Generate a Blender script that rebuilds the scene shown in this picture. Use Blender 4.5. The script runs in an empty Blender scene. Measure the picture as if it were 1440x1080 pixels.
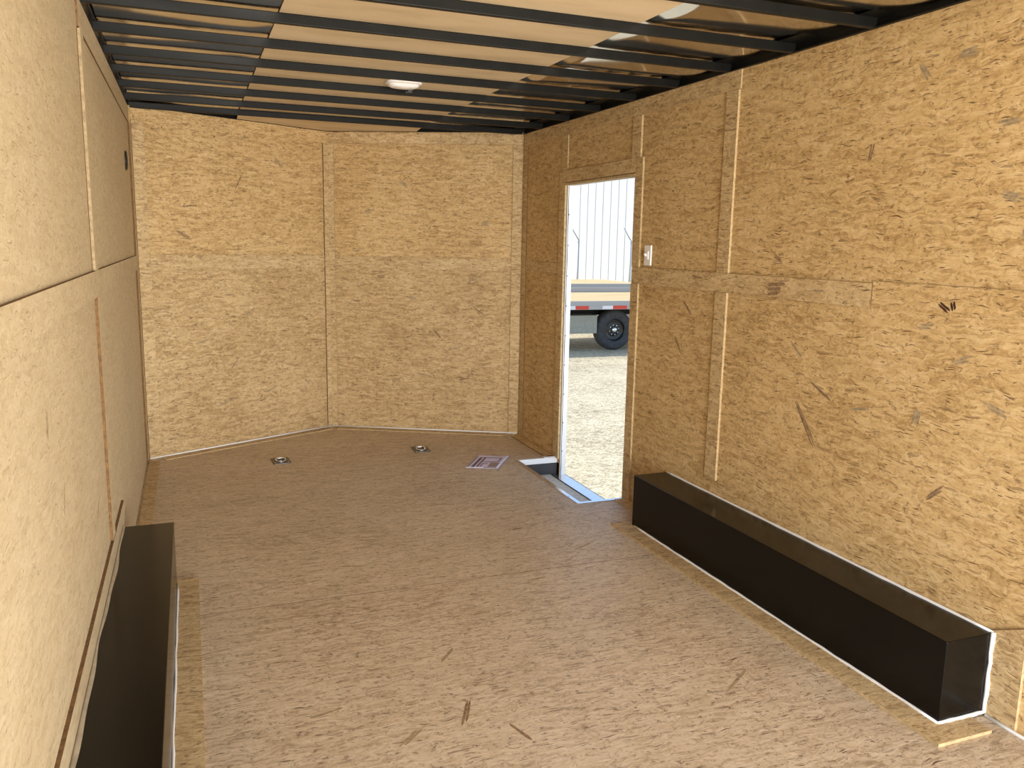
import bpy, math, random
from mathutils import Vector, Matrix
random.seed(7)
S = bpy.context.scene
COL = S.collection
W = 2.505; H = 2.13; YF = 5.515; YA = 6.152; YR = 0.6; GZ = -0.60
# ------------------------------------------------------------------ camera
def cam_axes(yaw, pitch, roll):
    y, p, r = map(math.radians, (yaw, pitch, roll))
    fw = Vector((math.sin(y)*math.cos(p), math.cos(y)*math.cos(p), math.sin(p)))
    rt = Vector((math.cos(y), -math.sin(y), 0)); up = rt.cross(fw)
    return math.cos(r)*rt+math.sin(r)*up, -math.sin(r)*rt+math.cos(r)*up, fw
rt, up, fw = cam_axes(21.3164, -9.7252, 1.0766)
cd = bpy.data.cameras.new('camera'); cam = bpy.data.objects.new('camera', cd); COL.objects.link(cam)
M = Matrix.Identity(4)
for i in range(3):
    M[i][0] = rt[i]; M[i][1] = up[i]; M[i][2] = -fw[i]
M[0][3] = 0.2953; M[1][3] = 0.0; M[2][3] = 1.3933
cam.matrix_world = M
cd.sensor_width = 36; cd.lens = 1162.9/1440*36; cd.clip_start = 0.02; cd.clip_end = 300
S.camera = cam
# ------------------------------------------------------------------ light
SUN_TO = Vector((-1.18, 0.5, 1.0)).normalized()
w = bpy.data.worlds.new('sky'); S.world = w; w.use_nodes = True
nt = w.node_tree; nt.nodes.clear()
sky = nt.nodes.new('ShaderNodeTexSky'); sky.sky_type = 'NISHITA'; sky.sun_disc = False
sky.sun_elevation = math.asin(SUN_TO.z); sky.sun_rotation = math.atan2(SUN_TO.x, SUN_TO.y)
bg = nt.nodes.new('ShaderNodeBackground'); bg.inputs[1].default_value = 0.17
out = nt.nodes.new('ShaderNodeOutputWorld')
nt.links.new(sky.outputs[0], bg.inputs[0]); nt.links.new(bg.outputs[0], out.inputs[0])
sl = bpy.data.lights.new('sun', 'SUN'); sl.energy = 2.6; sl.angle = 0.009; sl.color = (1.0, 0.93, 0.80)
so = bpy.data.objects.new('sun', sl); COL.objects.link(so)
so.rotation_euler = SUN_TO.to_track_quat('Z', 'Y').to_euler(); so.location = (-6, 4, 8)
al = bpy.data.lights.new('added rear daylight fill', 'AREA'); al.shape = 'RECTANGLE'; al.size = 3.6; al.size_y = 2.0  # added fill lamp behind the camera, brightens the interior beyond sun and sky
al.energy = 222; al.color = (1.0, 0.96, 0.90)
ao = bpy.data.objects.new('added rear daylight fill', al); COL.objects.link(ao)
ao.location = (W/2+.5, -1.9, 0.72); ao.rotation_euler = (math.radians(90), 0, 0)
S.view_settings.view_transform = 'Standard'; S.view_settings.look = 'None'
S.view_settings.gamma = 1.0; S.view_settings.use_curve_mapping = False
S.view_settings.exposure = 0.95
# ------------------------------------------------------------------ materials
class NT:
    def __init__(s, name):
        s.m = bpy.data.materials.new(name); s.m.use_nodes = True
        s.t = s.m.node_tree; s.b = s.t.nodes['Principled BSDF']
    def n(s, typ, **k):
        nd = s.t.nodes.new(typ)
        for a, v in k.items(): setattr(nd, a, v)
        return nd
    def l(s, a, b): s.t.links.new(a, b)
    def math(s, op, a, b=None, c=None, clamp=False):
        nd = s.n('ShaderNodeMath', operation=op, use_clamp=clamp)
        for i, v in enumerate((a, b, c)):
            if v is None: continue
            if isinstance(v, (int, float)): nd.inputs[i].default_value = v
            else: s.l(v, nd.inputs[i])
        return nd.outputs[0]
    def ramp(s, f, stops, interp='LINEAR'):
        nd = s.n('ShaderNodeValToRGB'); r = nd.color_ramp; r.interpolation = interp
        while len(r.elements) < len(stops): r.elements.new(0.5)
        for e, (p, c) in zip(r.elements, stops):
            e.position = p; e.color = (*c, 1) if len(c) == 3 else c
        s.l(f, nd.inputs[0]); return nd.outputs[0]
    def mix(s, f, a, b, mode='MIX'):
        nd = s.n('ShaderNodeMix', data_type='RGBA', blend_type=mode)
        for i, v in ((0, f), (6, a), (7, b)):
            if isinstance(v, (int, float)): nd.inputs[i].default_value = v
            elif isinstance(v, tuple): nd.inputs[i].default_value = (*v, 1)
            else: s.l(v, nd.inputs[i])
        return nd.outputs[2]
    def mapping(s, src, rot=0.0, scale=(1, 1, 1), loc=(0, 0, 0)):
        nd = s.n('ShaderNodeMapping'); nd.inputs[1].default_value = loc
        nd.inputs[2].default_value = (0, 0, rot); nd.inputs[3].default_value = scale
        s.l(src, nd.inputs[0]); return nd.outputs[0]

def simple(name, col, rough=0.5, metal=0.0, spec=0.5, noise=0.0, nscale=20, bump=0.0):
    k = NT(name); b = k.b
    b.inputs['Base Color'].default_value = (*col, 1); b.inputs['Roughness'].default_value = rough
    b.inputs['Metallic'].default_value = metal; b.inputs['Specular IOR Level'].default_value = spec
    tc = k.n('ShaderNodeTexCoord'); nz = k.n('ShaderNodeTexNoise'); nz.inputs['Scale'].default_value = nscale
    nz.inputs['Detail'].default_value = 3
    k.l(tc.outputs['Object'], nz.inputs['Vector'])
    if noise > 0:
        lo = tuple(max(0, c*(1-noise)) for c in col); hi = tuple(min(1, c*(1+noise)) for c in col)
        k.l(k.ramp(nz.outputs[0], [(0.3, lo), (0.7, hi)]), b.inputs['Base Color'])
    if bump > 0:
        bp = k.n('ShaderNodeBump'); bp.inputs['Strength'].default_value = bump; bp.inputs['Distance'].default_value = 0.004
        k.l(nz.outputs[0], bp.inputs['Height']); k.l(bp.outputs[0], b.inputs['Normal'])
    return k.m

def osb(name, dark, mid, light, fleck, rot=0.0, aniso=1.0, rough=0.62, size=1.0, contrast=1.0, spec=0.35):
    """oriented strand board: overlapping pressed wood strands"""
    k = NT(name); b = k.b
    uv = k.n('ShaderNodeUVMap').outputs[0]
    wn = k.n('ShaderNodeTexNoise', noise_dimensions='2D'); wn.inputs['Scale'].default_value = 9; wn.inputs['Detail'].default_value = 2
    k.l(uv, wn.inputs['Vector'])
    va = k.n('ShaderNodeVectorMath', operation='MULTIPLY_ADD'); va.inputs[1].default_value = (0.032*size,)*3
    k.l(wn.outputs['Color'], va.inputs[0]); k.l(uv, va.inputs[2]); vec = va.outputs[0]
    def layer(ang, ln, wd, off):
        v = k.mapping(vec, rot+ang, (1/(ln*size), 1/(wd*size), 1), (off, off*1.7, 0))
        vo = k.n('ShaderNodeTexVoronoi', voronoi_dimensions='2D'); vo.inputs['Scale'].default_value = 1
        k.l(v, vo.inputs['Vector'])
        sp = k.n('ShaderNodeSeparateColor'); k.l(vo.outputs['Color'], sp.inputs[0])
        fn = k.n('ShaderNodeTexNoise', noise_dimensions='2D'); fn.inputs['Scale'].default_value = 1; fn.inputs['Detail'].default_value = 4
        fn.inputs['Roughness'].default_value = 0.65
        k.l(k.mapping(vec, rot+ang, (9/size, 150/size, 1), (off, off, 0)), fn.inputs['Vector'])
        return sp.outputs[0], sp.outputs[1], vo.outputs['Distance'], fn.outputs[0]
    L = [layer(0.08, .085, .013*aniso, 1.3), layer(0.75, .070, .013*aniso, 4.1), layer(-0.65, .070, .013*aniso, 7.7)]
    # which layer lies on top, changing from strand to strand
    pick = k.math('GREATER_THAN', L[1][1], 0.52); pick2 = k.math('GREATER_THAN', L[2][1], 0.58)
    def sel(i):
        a = k.n('ShaderNodeMix', data_type='FLOAT'); k.l(pick, a.inputs[0]); k.l(L[0][i], a.inputs[2]); k.l(L[1][i], a.inputs[3])
        c = k.n('ShaderNodeMix', data_type='FLOAT'); k.l(pick2, c.inputs[0]); k.l(a.outputs[0], c.inputs[2]); k.l(L[2][i], c.inputs[3])
        return c.outputs[0]
    tone = sel(0); fib = sel(3)
    big = k.n('ShaderNodeTexNoise', noise_dimensions='2D'); big.inputs['Scale'].default_value = 2.2; big.inputs['Detail'].default_value = 2
    k.l(uv, big.inputs['Vector'])
    md = k.n('ShaderNodeTexNoise', noise_dimensions='2D'); md.inputs['Scale'].default_value = 1.0; md.inputs['Detail'].default_value = 6
    md.inputs['Roughness'].default_value = 0.72; md.inputs['Distortion'].default_value = 1.4
    k.l(k.mapping(vec, rot, (26/size, 44/size, 1), (1.7, 6.2, 0)), md.inputs['Vector'])
    t = k.math('MULTIPLY_ADD', k.math('SUBTRACT', tone, 0.5), 0.34*contrast, 0.5)
    t = k.math('MULTIPLY_ADD', k.math('SUBTRACT', fib, 0.5), 0.30*contrast, t)
    t = k.math('MULTIPLY_ADD', k.math('SUBTRACT', md.outputs[0], 0.5), 1.25*contrast, t)
    t = k.math('MULTIPLY_ADD', k.math('SUBTRACT', big.outputs[0], 0.5), 0.35*contrast, t, clamp=True)
    col = k.ramp(t, [(0.10, dark), (0.48, mid), (0.88, light)])
    # dark bark strands, sparse
    fl = None
    for (r, g, d, f), thr in zip(L, (0.982, 0.985, 0.985)):
        m = k.math('MULTIPLY', k.math('GREATER_THAN', r, thr), k.math('LESS_THAN', d, 0.36))
        m = k.math('MULTIPLY', m, k.math('MULTIPLY_ADD', f, 3.2, -0.95, clamp=True), clamp=True)
        fl = m if fl is None else k.math('MAXIMUM', fl, m)
    # fine dark splinters and hairline gaps between the strands, in all directions
    def dash(ang, ln, wd, thr, off):
        q = layer(ang, ln, wd, off)
        return k.math('MULTIPLY', k.math('GREATER_THAN', q[0], thr), k.math('SUBTRACT', 2.2, k.math('MULTIPLY', q[2], 5.0), clamp=True), clamp=True)
    ds = None
    for q in ((0.12, .075, .0042, .978, 2.9), (-0.5, .055, .0040, .982, 5.3), (0.9, .045, .0040, .982, 9.1), (-1.2, .03, .0045, .985, 3.7)):
        m = dash(*q); ds = m if ds is None else k.math('MAXIMUM', ds, m)
    # clusters: splinters show in patches
    pt = k.n('ShaderNodeTexNoise', noise_dimensions='2D'); pt.inputs['Scale'].default_value = 12; pt.inputs['Detail'].default_value = 3
    k.l(k.mapping(uv, 0, (1, 1, 1), (3.3, 8.8, 0)), pt.inputs['Vector'])
    ds = k.math('MULTIPLY', ds, k.math('MULTIPLY_ADD', pt.outputs[0], 5.0, -1.75, clamp=True))
    # hairline edges of the strands, broken into short curved pieces
    def hair(ang, off, sc, lo):
        nz = k.n('ShaderNodeTexNoise', noise_dimensions='2D'); nz.inputs['Scale'].default_value = 1; nz.inputs['Detail'].default_value = 3; nz.inputs['Roughness'].default_value = 0.55
        k.l(k.mapping(vec, rot+ang, (sc/size, 3.4*sc/size, 1), (off, off*.6, 0)), nz.inputs['Vector'])
        ln = k.math('SUBTRACT', 1.0, k.math('MULTIPLY', k.math('ABSOLUTE', k.math('SUBTRACT', nz.outputs[0], 0.5)), 42.0), clamp=True)
        br = k.n('ShaderNodeTexNoise', noise_dimensions='2D'); br.inputs['Scale'].default_value = 38/size; br.inputs['Detail'].default_value = 2
        k.l(k.mapping(uv, 0, (1, 1, 1), (off*2.3, off*3.1, 0)), br.inputs['Vector'])
        return k.math('MULTIPLY', ln, k.math('MULTIPLY_ADD', br.outputs[0], 6.0, lo, clamp=True))
    hr = k.math('MAXIMUM', k.math('MAXIMUM', hair(.1, 2.2, 13, -3.15), hair(-.7, 8.3, 12, -3.25)), hair(.9, 5.7, 12, -3.25))
    ds = k.math('MAXIMUM', ds, k.math('MULTIPLY', hr, 1.0))
    fl = k.math('MAXIMUM', k.math('MULTIPLY', fl, 0.62*contrast), k.math('MULTIPLY', ds, 1.0*contrast, clamp=True), clamp=True)
    # thin pale splinters
    pl = k.math('MULTIPLY', dash(-0.2, .050, .0055, .90, 6.6), 0.40*contrast, clamp=True)
    col = k.mix(pl, col, tuple(min(1, c*1.15) for c in light))
    col = k.mix(fl, col, fleck)
    k.l(col, b.inputs['Base Color'])
    b.inputs['Roughness'].default_value = rough; b.inputs['Specular IOR Level'].default_value = spec
    bp = k.n('ShaderNodeBump'); bp.inputs['Strength'].default_value = 0.25; bp.inputs['Distance'].default_value = 0.0015
    k.l(t, bp.inputs['Height']); k.l(bp.outputs[0], b.inputs['Normal'])
    return k.m

MT = {}
MT['osb_wall'] = osb('wall strand board', (.33, .195, .072), (.56, .375, .168), (.70, .51, .27), (.11, .056, .022), rot=0.0)
MT['osb_floor'] = osb('floor strand board', (.32, .228, .138), (.555, .432, .295), (.67, .55, .40), (.10, .058, .034), rot=0.0, aniso=0.8, rough=0.48, spec=0.45)
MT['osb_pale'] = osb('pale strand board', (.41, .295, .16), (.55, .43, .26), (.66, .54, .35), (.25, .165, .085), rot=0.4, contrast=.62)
MT['osb_strip'] = osb('strip strand board', (.32, .195, .085), (.54, .38, .19), (.69, .52, .295), (.12, .065, .03), rot=0.3)
MT['osb_lower'] = osb('lower strand board', (.31, .19, .078), (.505, .345, .165), (.66, .485, .27), (.10, .052, .024), rot=-.15)
MT['edge_pale'] = simple('pale sawn board edge', (.48, .35, .185), .8, noise=.25, nscale=60)
MT['edge_left'] = simple('sawn board edge', (.36, .265, .145), .85, noise=.3, nscale=60)
MT['edge_brown'] = simple('brown sawn board edge', (.17, .088, .030), .85, noise=.35, nscale=90)
MT['flake_dark'] = simple('dark bark strand', (.25, .155, .08), .7, noise=.4, nscale=80)
MT['flake_grey'] = simple('grey weathered strand', (.33, .245, .14), .7, noise=.35, nscale=80)
MT['knot'] = simple('bark knot', (.05, .018, .008), .8, noise=.4, nscale=70)
MT['luan'] = NT('luan plywood').m
MT['black_steel'] = simple('black painted steel', (.007, .007, .006), .42, 0, .16, noise=.2)
MT['rail_steel'] = simple('glossy black rail', (.018, .017, .015), .22, 0, .6)
MT['black_box'] = simple('black coated sheet steel', (.004, .0035, .003), .20, 0, .20, noise=.2, nscale=4)
MT['alu_skin'] = simple('mill finish roof sheet', (.62, .60, .57), .13, 1.0)
MT['alu'] = simple('brushed aluminium', (.74, .79, .90), .20, .95)
MT['white_alu'] = simple('white coated aluminium', (.80, .81, .83), .4)
MT['rubber'] = simple('black rubber', (.015, .015, .015), .7)
MT['caulk'] = simple('white caulk', (.85, .85, .84), .5)
MT['clear_caulk'] = simple('grey silicone', (.40, .335, .24), .35, noise=.2)
MT['chrome'] = simple('zinc plated steel', (.70, .70, .70), .22, 1.0)
MT['dark_plate'] = simple('dull zinc plate', (.12, .12, .125), .4, .8)
MT['dark_recess'] = simple('dark recess steel', (.10, .10, .10), .4, .8)
MT['white_plastic'] = simple('white plastic', (.82, .81, .79), .35)
MT['lens'] = simple('frosted white lens', (.88, .86, .84), .25)
MT['black_plastic'] = simple('black plastic', (.012, .012, .012), .45)
MT['paper'] = simple('lilac white paper', (.70, .65, .82), .6)
MT['ink'] = simple('dark plum ink', (.16, .10, .13), .6)
MT['ink_tan'] = simple('brown ink', (.33, .24, .20), .6)
MT['dark_well'] = simple('dark charcoal paint', (.035, .035, .04), .5)
MT['tread'] = simple('grey tread board', (.74, .69, .56), .6, noise=.15, nscale=40)
MT['white_wall'] = simple('white metal siding', (.90, .90, .88), .5)
MT['post'] = simple('galvanised post', (.40, .41, .42), .5, .3)
MT['plank'] = None
MT['steel_grey'] = simple('grey painted rail', (.38, .37, .37), .5, .1)
MT['tape_red'] = simple('red reflective tape', (.62, .05, .03), .35)
MT['tape_white'] = simple('white reflective tape', (.72, .72, .74), .3)
MT['box_grey'] = simple('grey beige panel', (.30, .30, .26), .5, noise=.08)
MT['tyre'] = simple('tyre rubber', (.045, .045, .05), .75, noise=.3, nscale=15)
MT['rim_black'] = simple('black wheel rim', (.012, .012, .013), .25)
MT['ext_white'] = simple('white outer skin', (.75, .76, .78), .4)
# luan: plain plywood, soft grain
k = NT('luan ceiling plywood'); uvn = k.n('ShaderNodeUVMap').outputs[0]
nz = k.n('ShaderNodeTexNoise', noise_dimensions='2D'); nz.inputs['Scale'].default_value = 1; nz.inputs['Detail'].default_value = 5
k.l(k.mapping(uvn, 0.3, (2.5, 9, 1)), nz.inputs['Vector'])
k.l(k.ramp(nz.outputs[0], [(0.25, (.54, .41, .24)), (0.5, (.66, .51, .315)), (0.8, (.70, .56, .36))]), k.b.inputs['Base Color'])
k.b.inputs['Roughness'].default_value = 0.65; MT['luan'] = k.m
# deck planks of the flatbeds
k = NT('pine deck planks'); tc = k.n('ShaderNodeTexCoord').outputs['Object']
nz = k.n('ShaderNodeTexNoise'); nz.inputs['Scale'].default_value = 1; nz.inputs['Detail'].default_value = 4
k.l(k.mapping(tc, 0, (.8, 12, 4)), nz.inputs['Vector'])
k.l(k.ramp(nz.outputs[0], [(0.3, (.52, .36, .17)), (0.7, (.72, .56, .30))]), k.b.inputs['Base Color'])
k.b.inputs['Roughness'].default_value = 0.7; MT['plank'] = k.m
# gravel
k = NT('pale crushed gravel'); tc = k.n('ShaderNodeTexCoord').outputs['Object']
vo = k.n('ShaderNodeTexVoronoi'); vo.inputs['Scale'].default_value = 34; k.l(tc, vo.inputs['Vector'])
sp = k.n('ShaderNodeSeparateColor'); k.l(vo.outputs['Color'], sp.inputs[0])
nz = k.n('ShaderNodeTexNoise'); nz.inputs['Scale'].default_value = 1.3; nz.inputs['Detail'].default_value = 5; k.l(tc, nz.inputs['Vector'])
v = k.math('MULTIPLY_ADD', nz.outputs[0], 0.6, k.math('MULTIPLY', sp.outputs[0], 0.55))
k.l(k.ramp(v, [(0.2, (.25, .20, .125)), (0.5, (.50, .43, .285)), (0.85, (.68, .61, .43))]), k.b.inputs['Base Color'])
k.b.inputs['Roughness'].default_value = 0.9
bp = k.n('ShaderNodeBump'); bp.inputs['Strength'].default_value = 0.6; bp.inputs['Distance'].default_value = 0.012
k.l(vo.outputs['Distance'], bp.inputs['Height']); k.l(bp.outputs[0], k.b.inputs['Normal']); MT['gravel'] = k.m

# ------------------------------------------------------------------ mesh helpers
class MB:
    """collects polygons; build() links ONE mesh object with metre UVs"""
    def __init__(s): s.v = []; s.f = []; s.mi = []; s.sm = []
    def poly(s, pts, mi=0, smooth=False):
        i = len(s.v); s.v += [tuple(p) for p in pts]; s.f.append(tuple(range(i, i+len(pts)))); s.mi.append(mi); s.sm.append(smooth)
    def hexa(s, p, mi=0, mis=None):
        # p: 8 corners, 0-3 bottom ccw, 4-7 top; mis: bottom, top, then four sides
        F = [(3, 2, 1, 0), (4, 5, 6, 7), (0, 1, 5, 4), (1, 2, 6, 5), (2, 3, 7, 6), (3, 0, 4, 7)]
        for n, f in enumerate(F): s.poly([p[i] for i in f], mis[n] if mis else mi)
    def box(s, a, b, mi=0, mis=None):
        (x0, y0, z0), (x1, y1, z1) = a, b
        s.hexa([(x0, y0, z0), (x1, y0, z0), (x1, y1, z0), (x0, y1, z0), (x0, y0, z1), (x1, y0, z1), (x1, y1, z1), (x0, y1, z1)], mi, mis)
    def prism(s, xy, z0, z1, mi=0, side=None):
        n = len(xy); side = mi if side is None else side
        s.poly([(x, y, z0) for x, y in reversed(xy)], mi); s.poly([(x, y, z1) for x, y in xy], mi)
        for i in range(n):
            a, b = xy[i], xy[(i+1) % n]
            s.poly([(*a, z0), (*b, z0), (*b, z1), (*a, z1)], side)
    def lathe(s, prof, seg=32, axis='z', c=(0, 0, 0), mi=0, smooth=True, close=False):
        def P(r, h, t):
            a, b = r*math.cos(t), r*math.sin(t)
            q = {'z': (a, b, h), 'y': (a, h, b), 'x': (h, a, b)}[axis]
            return tuple(q[i]+c[i] for i in range(3))
        m = len(prof)
        for i in range(m if close else m-1):
            (r0, h0), (r1, h1) = prof[i], prof[(i+1) % m]
            for j in range(seg):
                t0, t1 = 2*math.pi*j/seg, 2*math.pi*(j+1)/seg
                if r0 < 1e-6: s.poly([P(0, h0, 0), P(r1, h1, t0), P(r1, h1, t1)], mi, smooth)
                elif r1 < 1e-6: s.poly([P(r0, h0, t0), P(0, h1, 0), P(r0, h0, t1)], mi, smooth)
                else: s.poly([P(r0, h0, t0), P(r1, h1, t0), P(r1, h1, t1), P(r0, h0, t1)], mi, smooth)
    def tube(s, pts, r, seg=10, mi=0, closed=False):
        pts = [Vector(p) for p in pts]; n = len(pts); rings = []
        for i, p in enumerate(pts):
            a = pts[i-1] if (i > 0 or closed) else p; b = pts[(i+1) % n] if (i < n-1 or closed) else p
            d = (b-a).normalized(); u = d.orthogonal().normalized() if abs(d.z) > .95 else d.cross(Vector((0, 0, 1))).normalized()
            v = d.cross(u); rr = r[i] if isinstance(r, (list, tuple)) else r
            rings.append([p+rr*(math.cos(2*math.pi*j/seg)*u+math.sin(2*math.pi*j/seg)*v) for j in range(seg)])
        for i in range(n if closed else n-1):
            A, B = rings[i], rings[(i+1) % n]
            for j in range(seg): s.poly([A[j], A[(j+1) % seg], B[(j+1) % seg], B[j]], mi, True)
        if not closed: s.poly(rings[0][::-1], mi); s.poly(rings[-1], mi)
    def build(s, name, mats, parent=None, bevel=0.0, uvoff=None, loc=None, weld=True):
        me = bpy.data.meshes.new(name); org = Vector(loc) if loc is not None else Vector((0, 0, 0))
        me.from_pydata([tuple(Vector(p)-org) for p in s.v], [], s.f)
        for m in (mats if isinstance(mats, (list, tuple)) else [mats]): me.materials.append(MT[m] if isinstance(m, str) else m)
        for p, mi, sm in zip(me.polygons, s.mi, s.sm): p.material_index = mi; p.use_smooth = sm
        uo = uvoff if uvoff is not None else (0, 0)
        uv = me.uv_layers.new(name='UVMap')
        for p in me.polygons:
            n = p.normal; ax = max(range(3), key=lambda i: abs(n[i]))
            for li in p.loop_indices:
                c = me.vertices[me.loops[li].vertex_index].co + org
                if ax == 2: q = (c.x, c.y)
                elif ax == 0: q = (c.y, c.z)
                else: q = (c.x*1.12, c.z)
                uv.data[li].uv = (q[0]+uo[0], q[1]+uo[1])
        if weld:
            import bmesh
            bm = bmesh.new(); bm.from_mesh(me); bmesh.ops.remove_doubles(bm, verts=bm.verts, dist=1e-5)
            bmesh.ops.recalc_face_normals(bm, faces=bm.faces); bm.to_mesh(me); bm.free()
        o = bpy.data.objects.new(name, me); COL.objects.link(o); o.location = org
        if bevel:
            b = o.modifiers.new('soft edges', 'BEVEL'); b.width = bevel; b.segments = 2; b.limit_method = 'ANGLE'
        if parent is not None: o.parent = parent; o.matrix_parent_inverse = Matrix.Identity(4); o.location = org
        return o
def empty(name, loc, rz=0):
    o = bpy.data.objects.new(name, None); COL.objects.link(o); o.location = loc; o.rotation_euler = (0, 0, rz); o.empty_display_size = .1
    return o
def tag(o, label, cat, group=None, kind=None):
    o['label'] = label; o['category'] = cat
    if group: o['group'] = group
    if kind: o['kind'] = kind
    return o
def struct(o, label=None, cat=None):
    o['kind'] = 'structure'
    if label: o['label'] = label; o['category'] = cat
    return o

# ------------------------------------------------------------------ ground and trailer shell
m = MB(); m.box((-60, -40, GZ-.3), (80, 90, GZ))
struct(m.build('ground', 'gravel'), 'pale sunlit gravel yard outside the side doorway', 'ground')

front = lambda x: YF + (YA-YF)*(1-abs(x-W/2)/(W/2))
WX0, WX1, WY0, WY1 = 2.225, W, 3.90, 4.82           # stepwell by the side door
m = MB(); ST = 3.110
m.box((0, YR, -.03), (WX0, ST-.0025, 0)); m.box((WX0, YR, -.03), (W, ST-.0025, 0))
m.box((WX0, ST+.0025, -.03), (W, WY0, 0))
m.prism([(0, ST+.0025), (WX0, ST+.0025), (WX0, front(WX0)), (W/2, YA), (0, YF)], -.03, 0)
m.prism([(WX0, WY1), (W, WY1), (W, YF), (WX0, front(WX0))], -.03, 0)
m.box((.0, ST-.0026, -.029), (W, ST+.0026, -.0003), 3)
# loose-looking grey and dark strands pressed into the sheet
def flakes(m, P, lst):
    """P(u,v,h) -> point; each flake: u, v, length, width, angle, material index"""
    parts = []
    for (u, v, ln, wd, an, mi) in lst:
        k_ = 1 if wd < .014 else (2 if wd < .022 else 3)
        for j in range(k_):
            off = (j-(k_-1)/2)*wd/k_; sh = random.uniform(-.12, .12)*ln if k_ > 1 else 0
            parts.append((u-off*math.sin(an)+sh*math.cos(an), v+off*math.cos(an)+sh*math.sin(an), ln*random.uniform(.65, 1.0) if k_ > 1 else ln, .9*wd/k_, an+random.uniform(-.04, .04), mi))
    for (u, v, ln, wd, an, mi) in parts:
        n = 9; ups = []; los = []; sk = random.uniform(-.9, .9)*wd
        for i in range(n):
            t = i/(n-1)-.5
            for sg, L_ in ((1, ups), (-1, los)):
                ww = wd*(.5-.30*abs(2*t)**8)*random.uniform(.80, 1.05)
                a, b = t*ln + sg*sk*.5, sg*ww
                L_.append((u+a*math.cos(an)-b*math.sin(an), v+a*math.sin(an)+b*math.cos(an)))
        ring = los + ups[::-1]
        m.poly([P(a, b, .0006) for a, b in ring], mi)
        N = len(ring)
        for i in range(N):
            a, b = ring[i], ring[(i+1) % N]
            m.poly([P(*a, -.0004), P(*b, -.0004), P(*b, .0006), P(*a, .0006)], mi)
flakes(m, lambda u, v, h: (u, v, h), [(1.02, 2.18, .16, .018, 1.15, 1), (1.06, 2.52, .10, .013, .9, 2), (.83, 2.10, .13, .02, .75, 2), (1.60, 3.02, .10, .014, .2, 2),
    (1.13, 2.02, .10, .012, 1.9, 1), (1.9, 2.05, .17, .012, .55, 2), (.62, 2.3, .1, .012, .3, 2), (1.75, 3.62, .06, .012, .1, 1), (1.35, 2.75, .09, .01, .4, 2),
    (.75, 3.9, .12, .012, .2, 2), (1.5, 4.1, .14, .012, -.1, 2), (.5, 4.5, .12, .014, .3, 2), (1.2, 4.9, .15, .012, .1, 2), (1.95, 3.3, .12, .011, .5, 2), (.9, 3.4, .12, .012, -.2, 2)])
struct(m.build('floor', ['osb_floor', 'flake_dark', 'flake_grey', 'edge_brown'], weld=False), 'strand board floor of the trailer', 'floor')
# sub-floor frame under the sheet
m = MB()
m.box((-.05, YR, -.16), (W+.05, YR+.06, -.031)); m.box((-.05, YR+.06, -.16), (.04, YF, -.031))
m.box((W-.04, YR+.06, -.16), (W+.05, WY0-.012, -.031)); m.box((W-.04, WY1+.012, -.16), (W+.05, YF, -.031))
m.box((.04, ST-.03, -.10), (W-.04, ST+.03, -.031))
struct(m.build('trim_1', 'black_steel'))

# left wall
TH = .05
LEFT = lambda u, v, h: (h, u, v); RIGHT = lambda u, v, h: (W-h, u, v)
m = MB(); m.box((-TH, YR, -.03), (0, YF, H), 0)
m.box((-TH-.004, YR, -.16), (-TH, YF+.02, H+.10), 3)
flakes(m, LEFT, [(1.95, 1.0, .10, .03, 1.3, 2), (2.1, .78, .09, .02, 1.2, 2), (2.75, .55, .06, .012, .8, 1)])
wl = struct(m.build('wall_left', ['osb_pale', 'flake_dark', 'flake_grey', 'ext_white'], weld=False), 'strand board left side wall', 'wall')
# right wall with doorway y 3.92..4.79
DY0, DY1, DZ0, DZ1 = 3.92, 4.79, -.11, 1.76
m = MB()
TR = .042
m.box((W, YR, -.03), (W+TR, DY0, H)); m.box((W, DY1, -.03), (W+TR, YF, H)); m.box((W, DY0, DZ1), (W+TR, DY1, H))
for a, b in (((W+TR, YR, -.16), (W+TR+.004, DY0, H+.1)), ((W+TR, DY1, -.16), (W+TR+.004, YF+.02, H+.1)), ((W+TR, DY0, DZ1), (W+TR+.004, DY1, H+.1)), ((W+TR, DY0, -.2), (W+TR+.004, DY1, DZ0-.01))): m.box(a, b, 3)
flakes(m, RIGHT, [(u, v, a, b, -c, d) for u, v, a, b, c, d in [(2.52, .72, .20, .022, 2.25, 1), (1.62, 1.62, .06, .03, 1.5, 2), (1.72, .93, .10, .02, 2.9, 2), (1.85, 1.06, .07, .02, .4, 2), (2.3, 1.72, .07, .018, 1.4, 1),
    (1.78, 1.76, .09, .02, .1, 2), (2.45, .86, .12, .012, 2.7, 1), (2.25, .83, .09, .012, .2, 2), (2.6, 1.0, .09, .012, 2.5, 2), (3.45, .92, .10, .014, 2.3, 1), (3.38, 1.10, .09, .012, 2.5, 1),
    (2.0, 1.15, .06, .02, .1, 2), (1.9, .62, .08, .018, .7, 1), (1.75, 1.55, .08, .025, 2.9, 2), (2.1, 1.95, .07, .02, 2.2, 2), (1.95, 1.98, .08, .025, .1, 2), (2.75, 1.35, .06, .015, 2.7, 1), (1.68, 1.46, .06, .035, 1.2, 2), (2.0, .85, .06, .03, 1.4, 2)]])
wr = struct(m.build('wall_right', ['osb_wall', 'flake_dark', 'flake_grey', 'ext_white'], weld=False), 'strand board right side wall with the doorway', 'wall')
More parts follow.
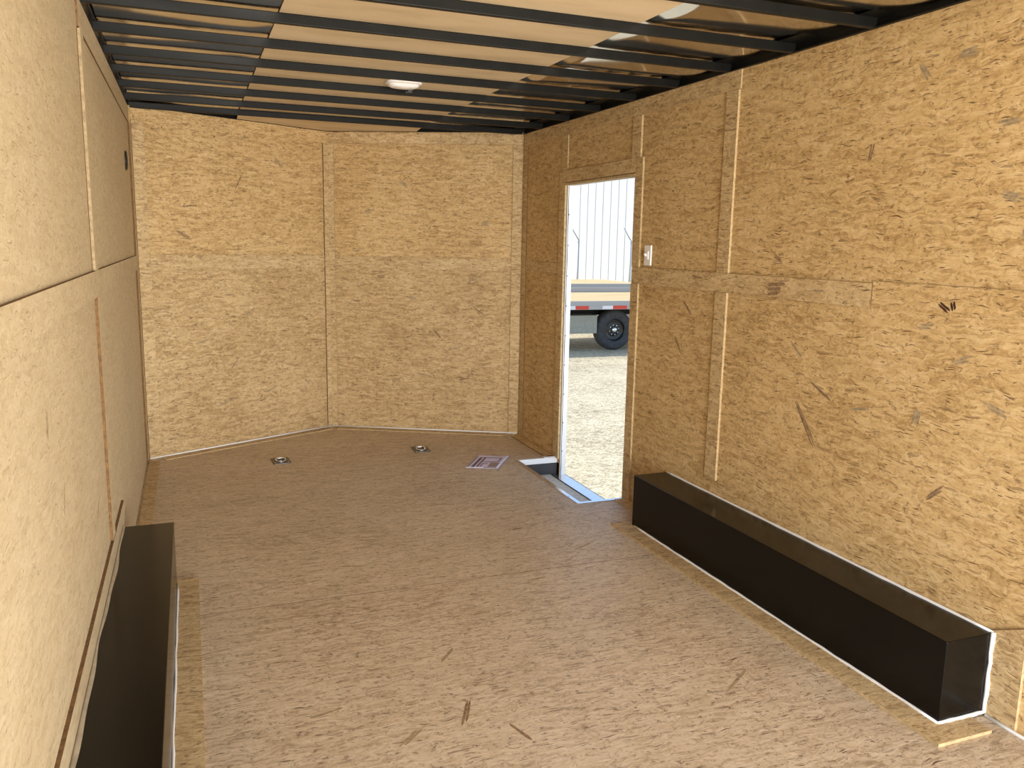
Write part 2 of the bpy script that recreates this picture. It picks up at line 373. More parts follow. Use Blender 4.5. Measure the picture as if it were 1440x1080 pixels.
# nose walls
def nose(x0, y0, x1, y1):
    d = Vector((x1-x0, y1-y0, 0)); L_ = d.length; d /= L_; n = Vector((d.y, -d.x, 0))
    if n.y > 0: n = -n
    o = Vector((x0, y0, 0))
    return (lambda u, v, h: tuple(o+d*u+n*h+Vector((0, 0, v)))), L_
NL, LNL = nose(0, YF, W/2, YA); NR, LNR = nose(W/2, YA, W, YF)
def slab(m, P, u0, u1, v0, v1, h0, h1, mi=0, mis=None):
    m.hexa([P(u0, v0, h0), P(u1, v0, h0), P(u1, v0, h1), P(u0, v0, h1), P(u0, v1, h0), P(u1, v1, h0), P(u1, v1, h1), P(u0, v1, h1)], mi, mis)
m = MB(); slab(m, NL, -.03, LNL+.02, 1.232, H+.012, -TH, 0); slab(m, NL, -.03, LNL+.02, -.03, 1.2315, -TH, 0, 4); slab(m, NL, -.06, LNL+.02, -.16, H+.1, -TH-.004, -TH, 3)
flakes(m, NL, [(.31, 1.40, .13, .018, -.5, 1), (.17, 1.225, .12, .035, .05, 2), (.4, .72, .09, .012, .2, 2), (.75, .9, .09, .012, .6, 2), (.35, 1.58, .1, .01, .1, 1), (.9, .35, .1, .012, .5, 2), (.55, .3, .12, .012, .3, 2), (1.0, 1.9, .08, .02, -.9, 2), (.7, 1.75, .09, .01, 1.1, 1), (.62, .55, .1, .01, .9, 2)])
wfl = struct(m.build('wall_front_left', ['osb_wall', 'flake_dark', 'flake_grey', 'ext_white', 'osb_lower'], uvoff=(3.3, 1.7), weld=False), 'left half of the wedge front wall', 'wall')
m = MB(); slab(m, NR, -.02, LNR+.03, 1.232, H+.012, -TH, 0); slab(m, NR, -.02, LNR+.03, -.03, 1.2315, -TH, 0, 4); slab(m, NR, -.02, LNR+.06, -.16, H+.1, -TH-.004, -TH, 3)
flakes(m, NR, [(.80, .72, .09, .016, -.9, 1), (.86, .79, .05, .01, .2, 2), (.92, .62, .10, .014, .1, 2), (.38, 1.13, .06, .02, .1, 1), (.62, .98, .08, .018, -.2, 2), (.2, .95, .06, .014, .1, 1), (.56, 1.78, .07, .022, -.7, 2), (1.14, 1.52, .05, .03, -.6, 2), (.83, 1.22, .12, .02, .1, 1), (.5, .38, .09, .01, .4, 2), (1.0, .4, .08, .012, .2, 1), (.7, .42, .12, .012, -.2, 2), (.15, 1.22, .08, .02, -.1, 2), (1.05, 1.12, .08, .012, .3, 2), (.3, 1.6, .08, .012, .2, 2), (1.1, .9, .1, .01, -.6, 1)])
wfr = struct(m.build('wall_front_right', ['osb_wall', 'flake_dark', 'flake_grey', 'ext_white', 'osb_lower'], uvoff=(6.1, 4.2), weld=False), 'right half of the wedge front wall', 'wall')

# ------------------------------------------------------------------ battens (flat strips over the sheet joints)
TN = [1]
def strip(P, u0, u1, v0, v1, t=.010, edge='edge_pale', face='osb_strip', h0=0.0, name=None, marks=None):
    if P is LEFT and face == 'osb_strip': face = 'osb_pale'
    m = MB(); slab(m, P, u0, u1, v0, v1, h0, h0+t, 1)
    for i in range(len(m.f)):   # the broad face carries the board texture, sawn edges their own
        if i == 4 or i == 2: pass
    # find face whose vertices all have the outer height
    m = MB(); c = [P(u0, v0, h0), P(u1, v0, h0), P(u1, v1, h0), P(u0, v1, h0), P(u0, v0, h0+t), P(u1, v0, h0+t), P(u1, v1, h0+t), P(u0, v1, h0+t)]
    m.hexa(c, 1, [0, 0, 1, 1, 1, 1])
    if marks: flakes(m, lambda u, v, h: P(u, v, h+h0+t), marks)
    TN[0] += 1
    o = m.build(name or 'trim_%d' % TN[0], [face, edge, 'flake_dark', 'flake_grey', 'knot'], uvoff=(random.uniform(0, 9), random.uniform(0, 9)), weld=False)
    return struct(o)
E_ = .0
# right wall
strip(RIGHT, 3.065, 3.15, .335, 1.190); strip(RIGHT, 3.065, 3.15, 1.277, 2.048)
strip(RIGHT, 2.236, 3.845, 1.191, 1.276, edge='edge_brown', t=.007, marks=[(2.745, 1.228, .105, .052, -.12, 2), (3.3, 1.25, .08, .01, .1, 2), (2.5, 1.235, .06, .01, 0, 3)])
strip(RIGHT, YR, 2.234, 1.205, 1.284, edge='edge_brown', t=.005, face='osb_wall', marks=[(1.93, 1.215, .05, .018, .5, 4), (1.90, 1.222, .03, .02, 1.2, 4)])
strip(RIGHT, 3.06, YF-.012, 2.05, H, t=.006)
strip(RIGHT, 3.845, DY0, 1.277, 1.838); strip(RIGHT, 3.845, DY0, .0, 1.190, name='trim_40')
strip(RIGHT, 3.845, DY0, 1.191, 1.276, t=.007, name='trim_41')
strip(RIGHT, DY0, 4.88, 1.765, 1.838, edge='edge_brown'); strip(RIGHT, 3.875, 3.965, 1.839, 2.049); strip(RIGHT, 4.775, 4.86, 1.839, 2.049, t=.006)
strip(RIGHT, DY1, 4.87, .0, 1.764, t=.012)
strip(RIGHT, 4.871, YF-.09, 1.19, 1.268, edge='edge_brown', t=.004)
strip(RIGHT, YF-.085, YF-.006, .0, 2.049, t=.005, edge='edge_brown')
# small mitred piece behind the right wheel box
m = MB(); P = RIGHT
pts = [(1.53, .0), (1.632, .0), (1.632, .275), (1.53, .325)]
m.poly([P(u, v, .010) for u, v in pts], 0)
for i in range(4):
    a, b = pts[i], pts[(i+1) % 4]; m.poly([P(*a, 0), P(*b, 0), P(*b, .010), P(*a, .010)], 1)
struct(m.build('trim_42', ['osb_strip', 'edge_pale'], uvoff=(2.2, 5.1), weld=False))
# left wall
strip(LEFT, 3.05, 3.135, 1.276, 2.03, edge='edge_left'); strip(LEFT, 3.036, 3.0495, 1.277, 2.03, t=.0012, edge='edge_brown', face='edge_brown'); strip(LEFT, 3.05, 3.135, .345, 1.189, edge='edge_brown')
strip(LEFT, YR, YF-.10, 1.19, 1.275, edge='edge_brown'); strip(LEFT, 3.05, YF-.012, 2.035, H, t=.006, edge='edge_brown')
strip(LEFT, YF-.09, YF-.006, .0, 2.034, edge='edge_brown')
strip(LEFT, YR, 3.55, .0, .34, edge='edge_brown', t=.010)
# nose
strip(NL, .012, .085, .0, 2.06, t=.011); strip(NL, .012, LNL-.015, 2.061, H, t=.004, face='osb_wall')
strip(NL, .086, LNL-.05, 1.19, 1.277, t=.010, edge='edge_brown')
strip(NL, LNL-.045, LNL-.006, .0, 2.06, t=.010, edge='edge_brown'); strip(NR, -.003, .045, .0, 2.06, t=.010)
strip(NR, .046, LNR-.075, 1.19, 1.272, t=.008, edge='edge_brown'); strip(NR, .012, LNR-.012, 2.061, H, t=.009, edge='edge_brown')
strip(NR, LNR-.074, LNR-.008, .0, 2.06, t=.011, edge='edge_brown')
# flat strips on the floor round the perimeter
def fstrip(name, xy, z1=.006, edge='edge_pale'):
    m = MB(); m.prism(xy, 0, z1, 0, 1)
    return struct(m.build(name, ['osb_strip', edge], uvoff=(random.uniform(0, 9), random.uniform(0, 9)), weld=False))
def flat(P, u0, u1, d): return [P(u0, 0, .001)[:2], P(u1, 0, .001)[:2], P(u1, 0, d)[:2], P(u0, 0, d)[:2]]
m = MB(); m.tube([(W-.0145, 1.622-.08*i+(i==0)*.0, .004) for i in range(13)], .0055, 7); struct(m.build('trim_52', 'caulk'))
fstrip('baseboard_front_left', [NL(.085, 0, .011)[:2], NL(.085, 0, .075)[:2], NL(LNL-.055, 0, .075)[:2], NL(LNL-.046, 0, .011)[:2]])
fstrip('baseboard_front_right', [NR(.046, 0, .011)[:2], NR(.055, 0, .075)[:2], NR(LNR-.10, 0, .075)[:2], NR(LNR-.075, 0, .011)[:2]])
fstrip('baseboard_right', [(W-.075, WY1+.02), (W-.012, WY1+.02), (W-.012, YF-.02), (W-.075, YF-.05)], edge='edge_brown')
fstrip('baseboard_right.001', [(W-.075, 3.60), (W-.012, 3.60), (W-.012, WY0-.015), (W-.075, WY0-.015)])
fstrip('baseboard_left', [(.012, 3.56), (.075, 3.56), (.075, YF-.05), (.012, YF-.02)])
# caulk lines where the floor strips meet the nose wall
for nm, P, u0, u1 in (('trim_50', NL, .012, LNL-.004), ('trim_51', NR, .004, LNR-.012)):
    m = MB(); m.tube([P(u0, .012, .012), P((u0+u1)/2, .012, .0125), P(u1, .012, .012)], .005, 6)
    struct(m.build(nm, 'caulk'))

# ------------------------------------------------------------------ roof
ZB = 2.168
m = MB(); nx, ny = 90, 150
def sag(x, y):
    ph = ((y-3.125)/0.408) % 1.0
    e = abs(x-W/2)/(W/2)
    side = min(1, max(0, (abs(x-W/2)-.575)/(.05 if x > W/2 else .14))); side = side*side*(3-2*side)
    n_ = math.floor((y-3.125)/.408)
    if x > W/2:
        a = -math.sin(math.pi*ph)*(.0175+.006*math.cos(2.6*x+2.1*n_)) + .003*math.sin(2*math.pi*ph)*math.sin(3.7*x+1.9*n_)
        a *= 1.0 if y < 4.0 else .6
    else:
        a = math.sin(math.pi*ph)*(.007*math.cos(5.2*x+2.1*n_) + .003*math.sin(9.0*x+1.1*n_)) + .004*math.sin(2*math.pi*ph)*math.sin(4.7*x+1.9*n_)
    return .001 + side*a
G = []
for i in range(nx+1):
    x = W*i/nx; yf = front(x); G.append([(x, YR+(yf-YR)*j/ny, 0) for j in range(ny+1)])
idx = {}
for i in range(nx):
    for j in range(ny):
        q = [G[i][j], G[i+1][j], G[i+1][j+1], G[i][j+1]]
        m.poly([(x, y, ZB+.004+sag(x, y)) for x, y, _ in q][::-1], 0, True)
m.prism([(-.05, YR), (W+.05, YR), (W+.05, YF+.02), (W/2, YA+.06), (-.05, YF+.02)], ZB+.03, ZB+.04, 1)
struct(m.build('roof', ['alu_skin', 'ext_white']), 'shiny bare metal roof sheet above the black bows', 'roof')
# plywood liner up the middle, 1.2 m wide
m = MB(); m.prism([(.627, YR), (1.825, YR), (1.825, 5.56), (.627, 5.56)], ZB-.002, ZB+.001, 0, 1)
zn = H+.016
for dz in (0, .003):
    P0, P1, P2, P3, P4 = (.627, 5.56, ZB-.002+dz), (1.825, 5.56, ZB-.002+dz), (1.825, front(1.825)-.004, zn+dz), (W/2, YA-.004, zn+dz), (.627, front(.627)-.004, zn+dz)
    m.poly([P0, P4, P3], 0); m.poly([P0, P3, P1], 0); m.poly([P1, P3, P2], 0)
struct(m.build('ceiling', ['luan', 'edge_brown'], weld=False), 'plain plywood panel along the middle of the ceiling', 'ceiling')
# top rails
m = MB(); m.box((-.04, YR, H), (.0, YF+.02, ZB+.03)); m.box((0, YR, H+.034), (.018, YF, ZB-.002))
struct(m.build('trim_60', 'rail_steel'))
m = MB(); m.box((W, YR, H), (W+.04, YF+.02, ZB+.03)); m.box((W-.012, YR, H+.001), (W, YF, H+.006)); m.box((W-.085, YR, H+.0335), (W, YF, ZB-.002))
struct(m.build('trim_61', 'black_steel'))
for nm, P, L_ in (('trim_62', NL, LNL), ('trim_63', NR, LNR)):
    m = MB(); slab(m, P, 0, L_, H+.0125, ZB+.03, -.045, -.002); struct(m.build(nm, 'black_steel'))
# roof bows
nbow = 0
ys = [5.20-.408*i for i in range(11)]
ordn = ['nearest the front wall', 'second from the front wall', 'third from the front wall', 'fourth from the front wall', 'fifth from the front wall', 'sixth from the front wall',
        'seventh from the front wall', 'eighth from the front wall', 'ninth from the front wall', 'tenth from the front wall', 'eleventh from the front wall']
allb = [5.545]+ys
first = None
for i, y1 in enumerate(allb):
    if y1 < 1.9: continue
    if first is None:
        m = MB(); m.box((.002, -.024, H), (W-.002, 0, ZB-.003))
        # welded end tabs
        first = m.build('roof_bow', 'black_steel', bevel=.003); o = first
        e = MB(); e.box((.020, -.040, H+.004), (.060, -.0245, H+.010)); e.box((W-.060, -.040, H+.004), (W-.020, -.0245, H+.010))
    else:
        o = first.copy(); COL.objects.link(o)
    o.location = (0, y1, 0)
    nth = ['closest to the front wall', 'second from the front wall', 'third from the front wall', 'fourth from the front wall', 'fifth from the front wall', 'sixth from the front wall',
           'seventh from the front wall', 'eighth from the front wall', 'ninth from the front wall', 'tenth from the front wall', 'eleventh from the front wall'][i]
    tag(o, 'black steel roof bow across the ceiling, ' + nth, 'roof beam', 'black roof bows across the ceiling')

# ------------------------------------------------------------------ side doorway
d = empty('door_1', (W, DY1, 0)); d['kind'] = 'structure'; d['label'] = 'open side doorway with white metal frame and black seal'; d['category'] = 'doorway'
def part(mb, name, mats, parent, **k):
    o = mb.build(name, mats, None, weld=k.pop('weld', True), **k)
    o.parent = parent; o.matrix_parent_inverse = Matrix.LocRotScale(Vector(parent.location), parent.rotation_euler, None).inverted()
    return o
m = MB(); m.box((W+.0155, DY1-.004, DZ0), (W+.047, DY1, DZ1)); m.box((W+.006, DY1-.006, DZ0), (W+.0105, DY1, DZ1)); m.box((W+.026, DY0, DZ0), (W+.047, DY0+.006, DZ1)); m.box((W+.026, DY0+.006, DZ1-.014), (W+.047, DY1-.006, DZ1))
part(m, 'frame', 'white_alu', d)
m = MB(); m.tube([(W+.013+.0012*math.sin(i*1.1), DY1-.003, DZ0+(DZ1-DZ0)*i/40) for i in range(41)], .0029, 8); m.box((W+.012, DY0, DZ0), (W+.026, DY0+.004, DZ1))
for zz in [x*.19+.05 for x in range(9)]: m.lathe([(0, -.0062), (.003, -.0055), (.004, -.003)], 8, 'y', (W+.0195, DY1, zz))
part(m, 'seal', 'rubber', d)
m = MB(); m.box((W-.0125, DY1-.002, 0), (W+.0005, DY1, DZ1)); m.box((W+.0005, DY1-.001, DZ0), (W+.006, DY1, DZ1), 1); m.box((W-.012, DY0, DZ1-.012), (W+.026, DY1, DZ1))
part(m, 'jamb_liner', ['edge_pale', 'edge_brown'], d, weld=False)

s = empty('stepwell', (WX0, WY0, 0)); tag(s, 'recessed entry step with bare metal edging below the side doorway', 'step')
m = MB(); m.box((WX0, WY0, -.125), (W-.045, WY1, -.11)); part(m, 'tread', 'tread', s)
m = MB(); m.box((WX0, WY1, -.125), (W-.001, WY1+.010, -.0305)); m.box((WX0-.010, WY0, -.125), (WX0, WY1, -.0305)); m.box((WX0, WY0-.010, -.125), (W-.001, WY0, -.0305))
part(m, 'riser', 'dark_well', s)
m = MB(); m.box((WX0+.004, WY1-.004, -.032), (W-.001, WY1-.0005, .002)); m.box((WX0+.004, WY1-.001, .0005), (W-.001, WY1+.012, .003)); m.box((W-.085, WY1+.012, .0005), (W-.012, WY1+.04, .006))
part(m, 'far_edging', 'white_alu', s)['label'] = 'white coated edging at the far side of the step'
m = MB(); m.box((WX0-.018, WY0-.018, .0005), (WX0+.006, WY1, .0035)); m.box((WX0+.006, WY0-.018, .0005), (W-.001, WY0+.006, .0035))
m.box((WX0+.002, WY0, -.03), (WX0+.006, WY1, .0005)); m.box((WX0+.006, WY0+.002, -.03), (W-.001, WY0+.006, .0005))
part(m, 'edging', 'alu', s)
for yy in (4.02, 4.40, 4.75):
    b = MB(); b.lathe([(0, .006), (.0035, .0055), (.005, .0035), (.005, .003)], 10, c=(WX0-.008, yy, 0)); part(b, 'screw', 'chrome', s)
m = MB(); m.box((W-.043, WY0, -.125), (W+.047, WY1-.03, -.108)); m.box((W+.044, WY0, -.108), (W+.047, WY1-.03, -.1075), 1); m.box((W-.047, WY0, -.125), (W-.0435, WY1-.03, -.105), 1); part(m, 'threshold', ['alu', 'rubber'], s)

# ramp door let down behind the camera (hinged at the rear sill)
m = MB()
a0, a1 = (YR-.004, -.03), (-1.25, GZ+.03)
m.hexa([(0.03, a1[0], a1[1]-.02), (W-.03, a1[0], a1[1]-.02), (W-.03, a0[0], a0[1]-.05), (.03, a0[0], a0[1]-.05), (.03, a1[0], a1[1]+.02), (W-.03, a1[0], a1[1]+.02), (W-.03, a0[0], a0[1]), (.03, a0[0], a0[1])])
struct(m.build('door_2', ['osb_floor'], weld=False))

# ------------------------------------------------------------------ wheel boxes
BH, BD, BY0, BY1 = .266, .194, 1.634, 3.478
t = empty('wheel_well_box', (W-BD/2, (BY0+BY1)/2, 0)); tag(t, 'long black steel wheel box against the right wall', 'wheel well box', 'black wheel boxes along the side walls')
m = MB(); m.box((W-BD, BY0, .0), (W-.0105, BY1, BH)); part(m, 'cover', 'black_box', t, bevel=.003)
m = MB()
def bead(m, a, b, r, n=18, jit=.0015):
    a, b = Vector(a), Vector(b)
    m.tube([a.lerp(b, i/n)+Vector((random.uniform(-jit, jit), random.uniform(-jit, jit), 0)) for i in range(n+1)], [r*random.uniform(.8, 1.25) for _ in range(n+1)], 7)
bead(m, (W-BD-.003, BY0, .011), (W-BD-.003, BY1-.03, .011), .0048, 30)
bead(m, (W-BD-.003, BY0-.003, .011), (W-.010, BY0-.003, .011), .006, 8)
bead(m, (W-.011, BY0-.003, .011), (W-.012, BY0-.003, BH+.004), .0065, 8)
bead(m, (W-.0085, BY0, BH+.001), (W-.0085, BY1, BH+.001), .0058, 30)
part(m, 'caulk_bead', 'caulk', t)['label'] = 'white caulk bead'
t2 = empty('wheel_well_box', (BD/2, (BY0+BY1)/2, 0)); tag(t2, 'black steel wheel box at lower left against the pale left wall', 'wheel well box', 'black wheel boxes along the side walls')
m = MB(); m.box((.0105, BY0, .0), (BD+.001, 3.434, BH)); part(m, 'cover', 'black_box', t2, bevel=.003)
m = MB(); bead(m, (BD+.004, BY0, .011), (BD+.004, 3.40, .011), .0042, 30); part(m, 'caulk_bead', 'caulk', t2)['label'] = 'white caulk bead'
m = MB(); n = 46; prev = None
for i in range(n+1):
    y = BY0+(3.43-BY0)*i/n
    wv = .009+.003*math.sin(7*y)+.002*math.sin(17*y+1)
    cur = [(.0108, y, BH+.0005), (.0108, y, BH+.006), (.0105+wv*.45, y, BH+.0035), (.0105+wv, y, BH+.0005)]
    if prev:
        for a in range(3): m.poly([prev[a], prev[a+1], cur[a+1], cur[a]], 0, True)
    prev = cur
part(m, 'sealant_smear', 'clear_caulk', t2)['label'] = 'grey smeared sealant'
m = MB(); m.box((2.222, 1.552, 0), (W-BD-.0005, 3.53, .010), 0, [0, 0, 1, 1, 1, 1]); m.box((W-BD-.0005, 1.552, 0), (2.432, BY0-.0005, .010), 0, [0, 0, 1, 1, 1, 1])
struct(m.build('trim_70', ['osb_strip', 'edge_pale'], uvoff=(1.1, 7.3), weld=False))
m = MB(); m.box((BD+.002, YR+.3, 0), (.278, 3.46, .010), 0, [0, 0, 1, 1, 1, 1])
struct(m.build('trim_71', ['osb_strip', 'edge_pale'], uvoff=(4.1, 2.3), weld=False))

# ------------------------------------------------------------------ small things inside
def dring(x, y, rz, label):
    t = empty('tie_down_ring', (x, y, 0), rz); tag(t, label, 'tie-down ring', 'tie-down rings in the floor')
    m = MB(); n = 24
    hw, hd, r0 = .055, .075, .036
    # plate with raised lip round a recessed pan
    def rr(w_, d_, c, z):
        pts = []
        for (sx, sy, a0) in ((1, 1, 0), (-1, 1, 90), (-1, -1, 180), (1, -1, 270)):
            for k_ in range(4):
                a = math.radians(a0+30*k_); pts.append((sx*(w_-c)+c*math.cos(a), sy*(d_-c)+c*math.sin(a), z))
        return pts
    rings = [rr(hw, hd, .012, .0005), rr(hw, hd, .012, .004), rr(hw-.012, hd-.016, .02, .006), rr(hw-.022, hd-.03, .02, .0015)]
    for A, B in zip(rings, rings[1:]):
        N = len(A)
        for i in range(N): m.poly([A[i], A[(i+1) % N], B[(i+1) % N], B[i]], 0, True)
    m.poly(rings[-1], 1)
    o = m.build('plate', ['dark_plate', 'dark_recess'], t)
    m = MB(); m.tube([(.030*math.cos(2*math.pi*k_/24), .036*math.sin(2*math.pi*k_/24), .008+.006*math.sin(2*math.pi*k_/24)) for k_ in range(24)], .0055, 8, closed=True)
    m.build('ring', 'chrome', t)
    m = MB(); m.box((-.018, .024, .004), (.018, .046, .0155)); m.build('clip', 'chrome', t, bevel=.003)
    for sx in (-1, 1):
        for sy in (-1, 1):
            m = MB(); m.lathe([(0, .0085), (.004, .008), (.006, .005)], 10, c=(sx*.041, sy*.060, 0)); m.build('bolt', 'chrome', t)
dring(.785, 5.265, .05, 'metal tie-down ring plate in the floor near the left half of the front wall')
dring(1.705, 5.29, -.05, 'metal tie-down ring plate in the floor near the lilac leaflet')

# leaflet
A, B, C_, D_ = Vector((2.026, 5.032, 0)), Vector((2.205, 4.92, 0)), Vector((2.032, 4.667, 0)), Vector((1.848, 4.758, 0))
def LP(u, v, h=0.0):
    p = A.lerp(B, u).lerp(D_.lerp(C_, u), v)
    z = .004+.010*max(0, u-.55)**1.3+.006*max(0, .5-v)*u+.004*math.sin(3*v)*u
    return (p.x, p.y, z+h)
t = empty('leaflet', LP(.5, .5)[:2]+(0,)); tag(t, 'curled lilac printed leaflet lying on the floor by the step', 'leaflet')
m = MB(); n = 14
for i in range(n):
    for j in range(n):
        q = [(i/n, j/n), (i/n, (j+1)/n), ((i+1)/n, (j+1)/n), ((i+1)/n, j/n)]
        m.poly([LP(*a) for a in q], 0, True); m.poly([LP(*a, -.0012) for a in q][::-1], 0, True)
for i in range(n):
    for a, b in (((i/n, 0), ((i+1)/n, 0)), ((i/n, 1), ((i+1)/n, 1)), ((0, i/n), (0, (i+1)/n)), ((1, i/n), (1, (i+1)/n))):
        m.poly([LP(*a), LP(*b), LP(*b, -.0012), LP(*a, -.0012)], 0)
part(m, 'sheet', 'paper', t)
def ink(m, u0, u1, v0, v1, mi=0, n=8, h=.0006):
    for i in range(n):
        a, b = u0+(u1-u0)*i/n, u0+(u1-u0)*(i+1)/n
        for j in range(n):
            c, d2 = v0+(v1-v0)*j/n, v0+(v1-v0)*(j+1)/n
            m.poly([LP(a, c, h), LP(a, d2, h), LP(b, d2, h), LP(b, c, h)], mi)
m = MB()
ink(m, .16, .25, .22, .96); ink(m, .30, .36, .22, .92); ink(m, .26, .86, .20, .24); ink(m, .82, .86, .2, .52); ink(m, .36, .84, .52, .56); ink(m, .40, .58, .66, .70); ink(m, .40, .44, .66, .92)
ink(m, .05, .08, .15, .95, 0); ink(m, .64, .92, .60, .92, 1); ink(m, .46, .78, .30, .46, 2); ink(m, .46, .56, .74, .92, 2); ink(m, .55, .95, .955, .99, 0)
part(m, 'printed_picture', ['ink', 'ink_tan', 'paper'], t, weld=False)

# switch by the door
t = empty('light_switch', (W, 3.760, 1.34)); tag(t, 'small white light switch on the right wall beside the doorway', 'light switch')
m = MB(); m.box((W-.010, 3.727, 1.288), (W-.0005, 3.795, 1.392)); part(m, 'plate', 'white_plastic', t, bevel=.004)
m = MB(); m.box((W-.016, 3.744, 1.318), (W-.010, 3.778, 1.362)); part(m, 'rocker', 'white_plastic', t, bevel=.003)
m = MB(); m.hexa([(W-.026, 3.754, 1.336), (W-.016, 3.754, 1.334), (W-.016, 3.768, 1.334), (W-.026, 3.768, 1.336), (W-.030, 3.755, 1.350), (W-.016, 3.755, 1.348), (W-.016, 3.767, 1.348), (W-.030, 3.767, 1.350)]); part(m, 'toggle', 'white_plastic', t, bevel=.002)
# ceiling light
t = empty('ceiling_light', (1.33, 4.215, ZB-.002)); tag(t, 'white oblong dome light with black switch between the roof bows', 'ceiling light')
m = MB(); cx, cy = 1.33, 4.215
def oblong(hx, hy, z, n=6, c=.03):
    pts = []
    for (sx, sy, a0) in ((1, 1, 0), (-1, 1, 90), (-1, -1, 180), (1, -1, 270)):
        for k_ in range(n+1):
            a = math.radians(a0+90*k_/n); pts.append((cx+sx*(hx-c)+c*math.cos(a), cy+sy*(hy-c)+c*math.sin(a), z))
    return pts
def loft(m, rings, mi=0):
    for Aa, Bb in zip(rings, rings[1:]):
        N = len(Aa)
        for i in range(N): m.poly([Aa[i], Aa[(i+1) % N], Bb[(i+1) % N], Bb[i]], mi, True)
    m.poly(rings[-1], mi, True)
loft(m, [oblong(.088, .058, ZB-.003), oblong(.088, .058, ZB-.010), oblong(.080, .050, ZB-.014)]); part(m, 'base', 'white_plastic', t)
m = MB(); loft(m, [oblong(.078, .048, ZB-.013), oblong(.074, .044, ZB-.022), oblong(.060, .034, ZB-.029), oblong(.035, .031, ZB-.031)]); part(m, 'lens', 'lens', t)
m = MB(); m.box((cx+.030, cy+.036, ZB-.042), (cx+.056, cy+.050, ZB-.0145)); m.box((cx+.022, cy+.040, ZB-.044), (cx+.034, cy+.047, ZB-.034)); part(m, 'switch', 'black_plastic', t, bevel=.002)
# round vent high on left wall
t = empty('wall_vent', (0, 5.056, 1.79)); tag(t, 'small round black vent high on the left wall near the corner', 'vent')
m = MB(); m.lathe([(.030, .001), (.030, .005), (.036, .010), (.046, .010), (.052, .004), (.052, .001)], 32, 'x', (0, 5.056, 1.79)); part(m, 'ring', 'black_plastic', t)
m = MB(); m.lathe([(0, .003), (.030, .003)], 24, 'x', (0, 5.056, 1.79)); m.box((.003, 5.050, 1.766), (.007, 5.062, 1.814)); part(m, 'grille', 'dark_recess', t)
# bright screw heads in the nose walls
for P, lst, wall_ in ((NL, [(.20, 2.04), (.54, 2.02), (.17, .80), (.60, .62), (.22, .50), (.20, .14), (.17, 1.62)], wfl), (NR, [(.20, .30), (.9, .12)], wfr)):
    for u, v in lst:
        m = MB(); c = Vector(P(u, v, .0015)); nrm = (Vector(P(u, v, 1))-Vector(P(u, v, 0))).normalized(); a = nrm.orthogonal().normalized(); b = nrm.cross(a)
        ring = [c+.0048*(math.cos(2*math.pi*i/10)*a+math.sin(2*math.pi*i/10)*b) for i in range(10)]
        ring0 = [q-nrm*.002 for q in ring]
        m.poly(ring, 0)
        for i in range(10): m.poly([ring0[i], ring0[(i+1) % 10], ring[(i+1) % 10], ring[i]], 0)
        o = m.build('screw', 'chrome', None); o.parent = wall_

# ------------------------------------------------------------------ yard: flatbed trailer with wheel, second flatbed, fence posts, building
WXc, WYc = 7.80, 13.88          # wheel contact
RZ = 0.0
f = empty('flatbed_trailer', (WXc, WYc, GZ), RZ); tag(f, 'flatbed trailer with pine deck, red and white tape and black wheel outside the doorway', 'trailer')
DK = .955
m = MB()
for i in range(13): m.box((-5.0, -.20+i*.195, DK-.045), (4.0, -.20+i*.195+.185, DK)); 
m.build('deck', 'plank', f)
m = MB(); m.box((-5.0, -.30, DK-.150), (4.0, -.26, DK+.006)); m.box((-5.0, -.26, DK-.150), (4.0, -.202, DK-.140)); m.box((-5.0, -.305, DK-.075), (4.0, -.30, DK-.065))
m.build('side_rail', 'steel_grey', f)
m = MB(); m.box((-5.0, 2.34, DK-.150), (4.0, 2.40, DK+.10)); m.build('side_rail', 'steel_grey', f)
for x0, x1, c in ((-1.27, -1.0, 'tape_white'), (-1.0, -.73, 'tape_red'), (-.45, -.235, 'tape_white'), (-.235, .06, 'tape_red'), (.38, .65, 'tape_white'), (.65, .92, 'tape_red'), (1.3, 1.57, 'tape_white')):
    m = MB(); m.box((x0, -.3035, DK-.145), (x1, -.3005, DK-.080)); m.build('reflector_tape', c, f)
m = MB()
for yy in (.35, 1.75): m.box((-5.0, yy-.05, DK-.30), (4.0, yy+.05, DK-.152))
for xx in [-4.6+.6*i for i in range(15)]: m.box((xx-.03, -.2, DK-.14), (xx+.03, 2.33, DK-.046))
m.build('chassis', 'black_steel', f)
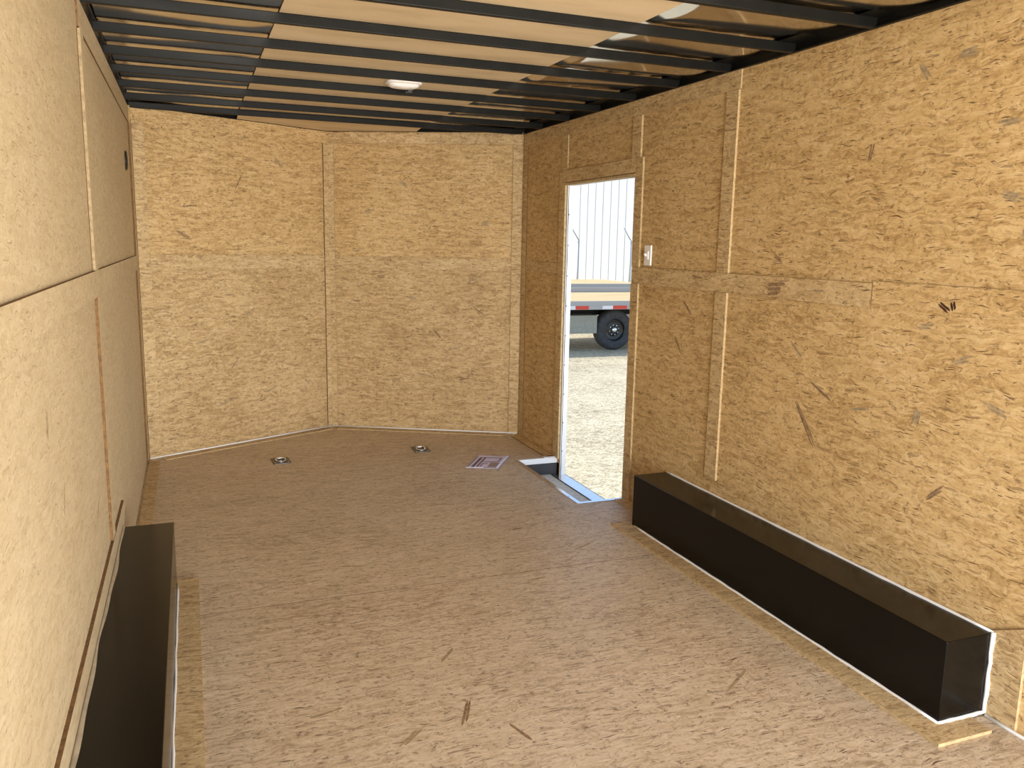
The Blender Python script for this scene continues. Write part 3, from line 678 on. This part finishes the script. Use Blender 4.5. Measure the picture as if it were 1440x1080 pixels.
def wheel(cx, cy, sgn):
    z0 = .385
    m = MB(); R_ = .385
    prof = [(.215, -.105), (.24, -.118), (.30, -.125), (.345, -.118), (.372, -.095), (.383, -.06), (.386, 0), (.383, .06), (.372, .095), (.345, .118), (.30, .125), (.24, .118), (.215, .105)]
    m.lathe(prof, 48, 'y', (cx, cy, z0), close=True)
    for rr_ in (.262, .33):
        m.lathe([(rr_-.004, sgn*-.121), (rr_, sgn*-.126), (rr_+.004, sgn*-.123)], 48, 'y', (cx, cy, z0))
    tr = m.build('tyre', 'tyre', f)
    m = MB()
    m.lathe([(.216, sgn*-.108), (.208, sgn*-.112), (.200, sgn*-.100), (.196, sgn*-.06), (.180, sgn*-.045), (.172, sgn*-.050), (.150, sgn*-.030), (.120, sgn*-.034), (.085, sgn*-.045), (.065, sgn*-.045), (.0, sgn*-.045)], 40, 'y', (cx, cy, z0))
    m.lathe([(.216, sgn*.10), (.19, sgn*.09), (.18, sgn*-.02)], 40, 'y', (cx, cy, z0))
    rim = m.build('rim', 'rim_black', tr)
    m = MB(); m.lathe([(.058, sgn*-.045), (.056, sgn*-.085), (.040, sgn*-.105), (.020, sgn*-.108), (0, sgn*-.108)], 24, 'y', (cx, cy, z0)); m.build('hub', 'chrome', tr)
    for k_ in range(8):
        a = 2*math.pi*(k_+.3)/8; m = MB()
        m.lathe([(.016, sgn*-.040), (.015, sgn*-.070), (.009, sgn*-.078), (0, sgn*-.078)], 8, 'y', (cx+.095*math.cos(a), cy, z0+.095*math.sin(a))); m.build('lug_nut', 'chrome', tr)
wheel(0, .125, 1); wheel(.92, .125, 1)
m = MB(); m.tube([(0, .1, .385), (0, 1.9, .385)], .05, 12); m.build('axle', 'black_steel', f)
m = MB(); m.box((-1.45, -.02, .335), (-.405, .42, .675)); m.build('storage_box', 'box_grey', f, bevel=.006)
# second flatbed behind
g = empty('flatbed_trailer', (WXc-.5, 19.6, GZ)); tag(g, 'pale wooden deck of a second flatbed just behind the first', 'trailer')
m = MB()
for i in range(13): m.box((-6.0, i*.2, DK-.045), (4.5, i*.2+.19, DK))
m.build('deck', 'plank', g)
m = MB(); m.box((-6.0, -.06, DK-.15), (4.5, -.005, DK+.005)); m.build('side_rail', 'steel_grey', g)
for xx in (-3.5, 2.5):
    for yy in (.3, 2.2):
        m = MB(); m.box((xx-.05, yy-.05, 0), (xx+.05, yy+.05, DK-.046)); m.build('stand', 'black_steel', g)
# fence posts with slanted arms
PY = 26.0
first = None
for x, lab in ((12.78, 'thin grey fence post with a slanted arm, at the left edge of the doorway view'), (14.82, 'thin grey fence post with a slanted arm, beside the right jamb of the doorway')):
    if first is None:
        m = MB(); m.tube([(0, 0, GZ), (0, 0, 1.50)], .035, 10); m.tube([(0, 0, 1.53), (-.31, -.02, 1.96)], .022, 8); m.lathe([(.045, 1.44), (.045, 1.51), (0, 1.55)], 10)
        first = m.build('fence_post', 'post'); o = first
    else:
        o = first.copy(); COL.objects.link(o)
    o.location = (x, PY, 0); tag(o, lab, 'fence post', 'fence posts before the white building')
# white ribbed building
m = MB(); x = 0.0; pitch = .30
b = empty('warehouse', (15.2, 30.0, GZ), math.radians(-32)); tag(b, 'white ribbed metal building behind the flatbed trailers', 'building')
while x < 20:
    x0 = x-10; y0 = 0; H0, H1 = 0, 7.6
    for (xa, ya, xb, yb) in ((0, 0, pitch-.034, 0), (pitch-.034, 0, pitch-.032, .055), (pitch-.032, .055, pitch-.002, .055), (pitch-.002, .055, pitch, 0)):
        m.poly([(x0+xa, ya, H0), (x0+xb, yb, H0), (x0+xb, yb, H1), (x0+xa, ya, H1)])
    x += pitch
m.build('siding', 'white_wall', b)
m = MB(); m.box((-10.2, .06, 0), (10.2, 10, 7.59)); m.build('shell', 'white_wall', b)
m = MB(); m.box((-10.5, -.4, 7.6), (10.5, 10.3, 7.85)); m.build('roof', 'white_wall', b)
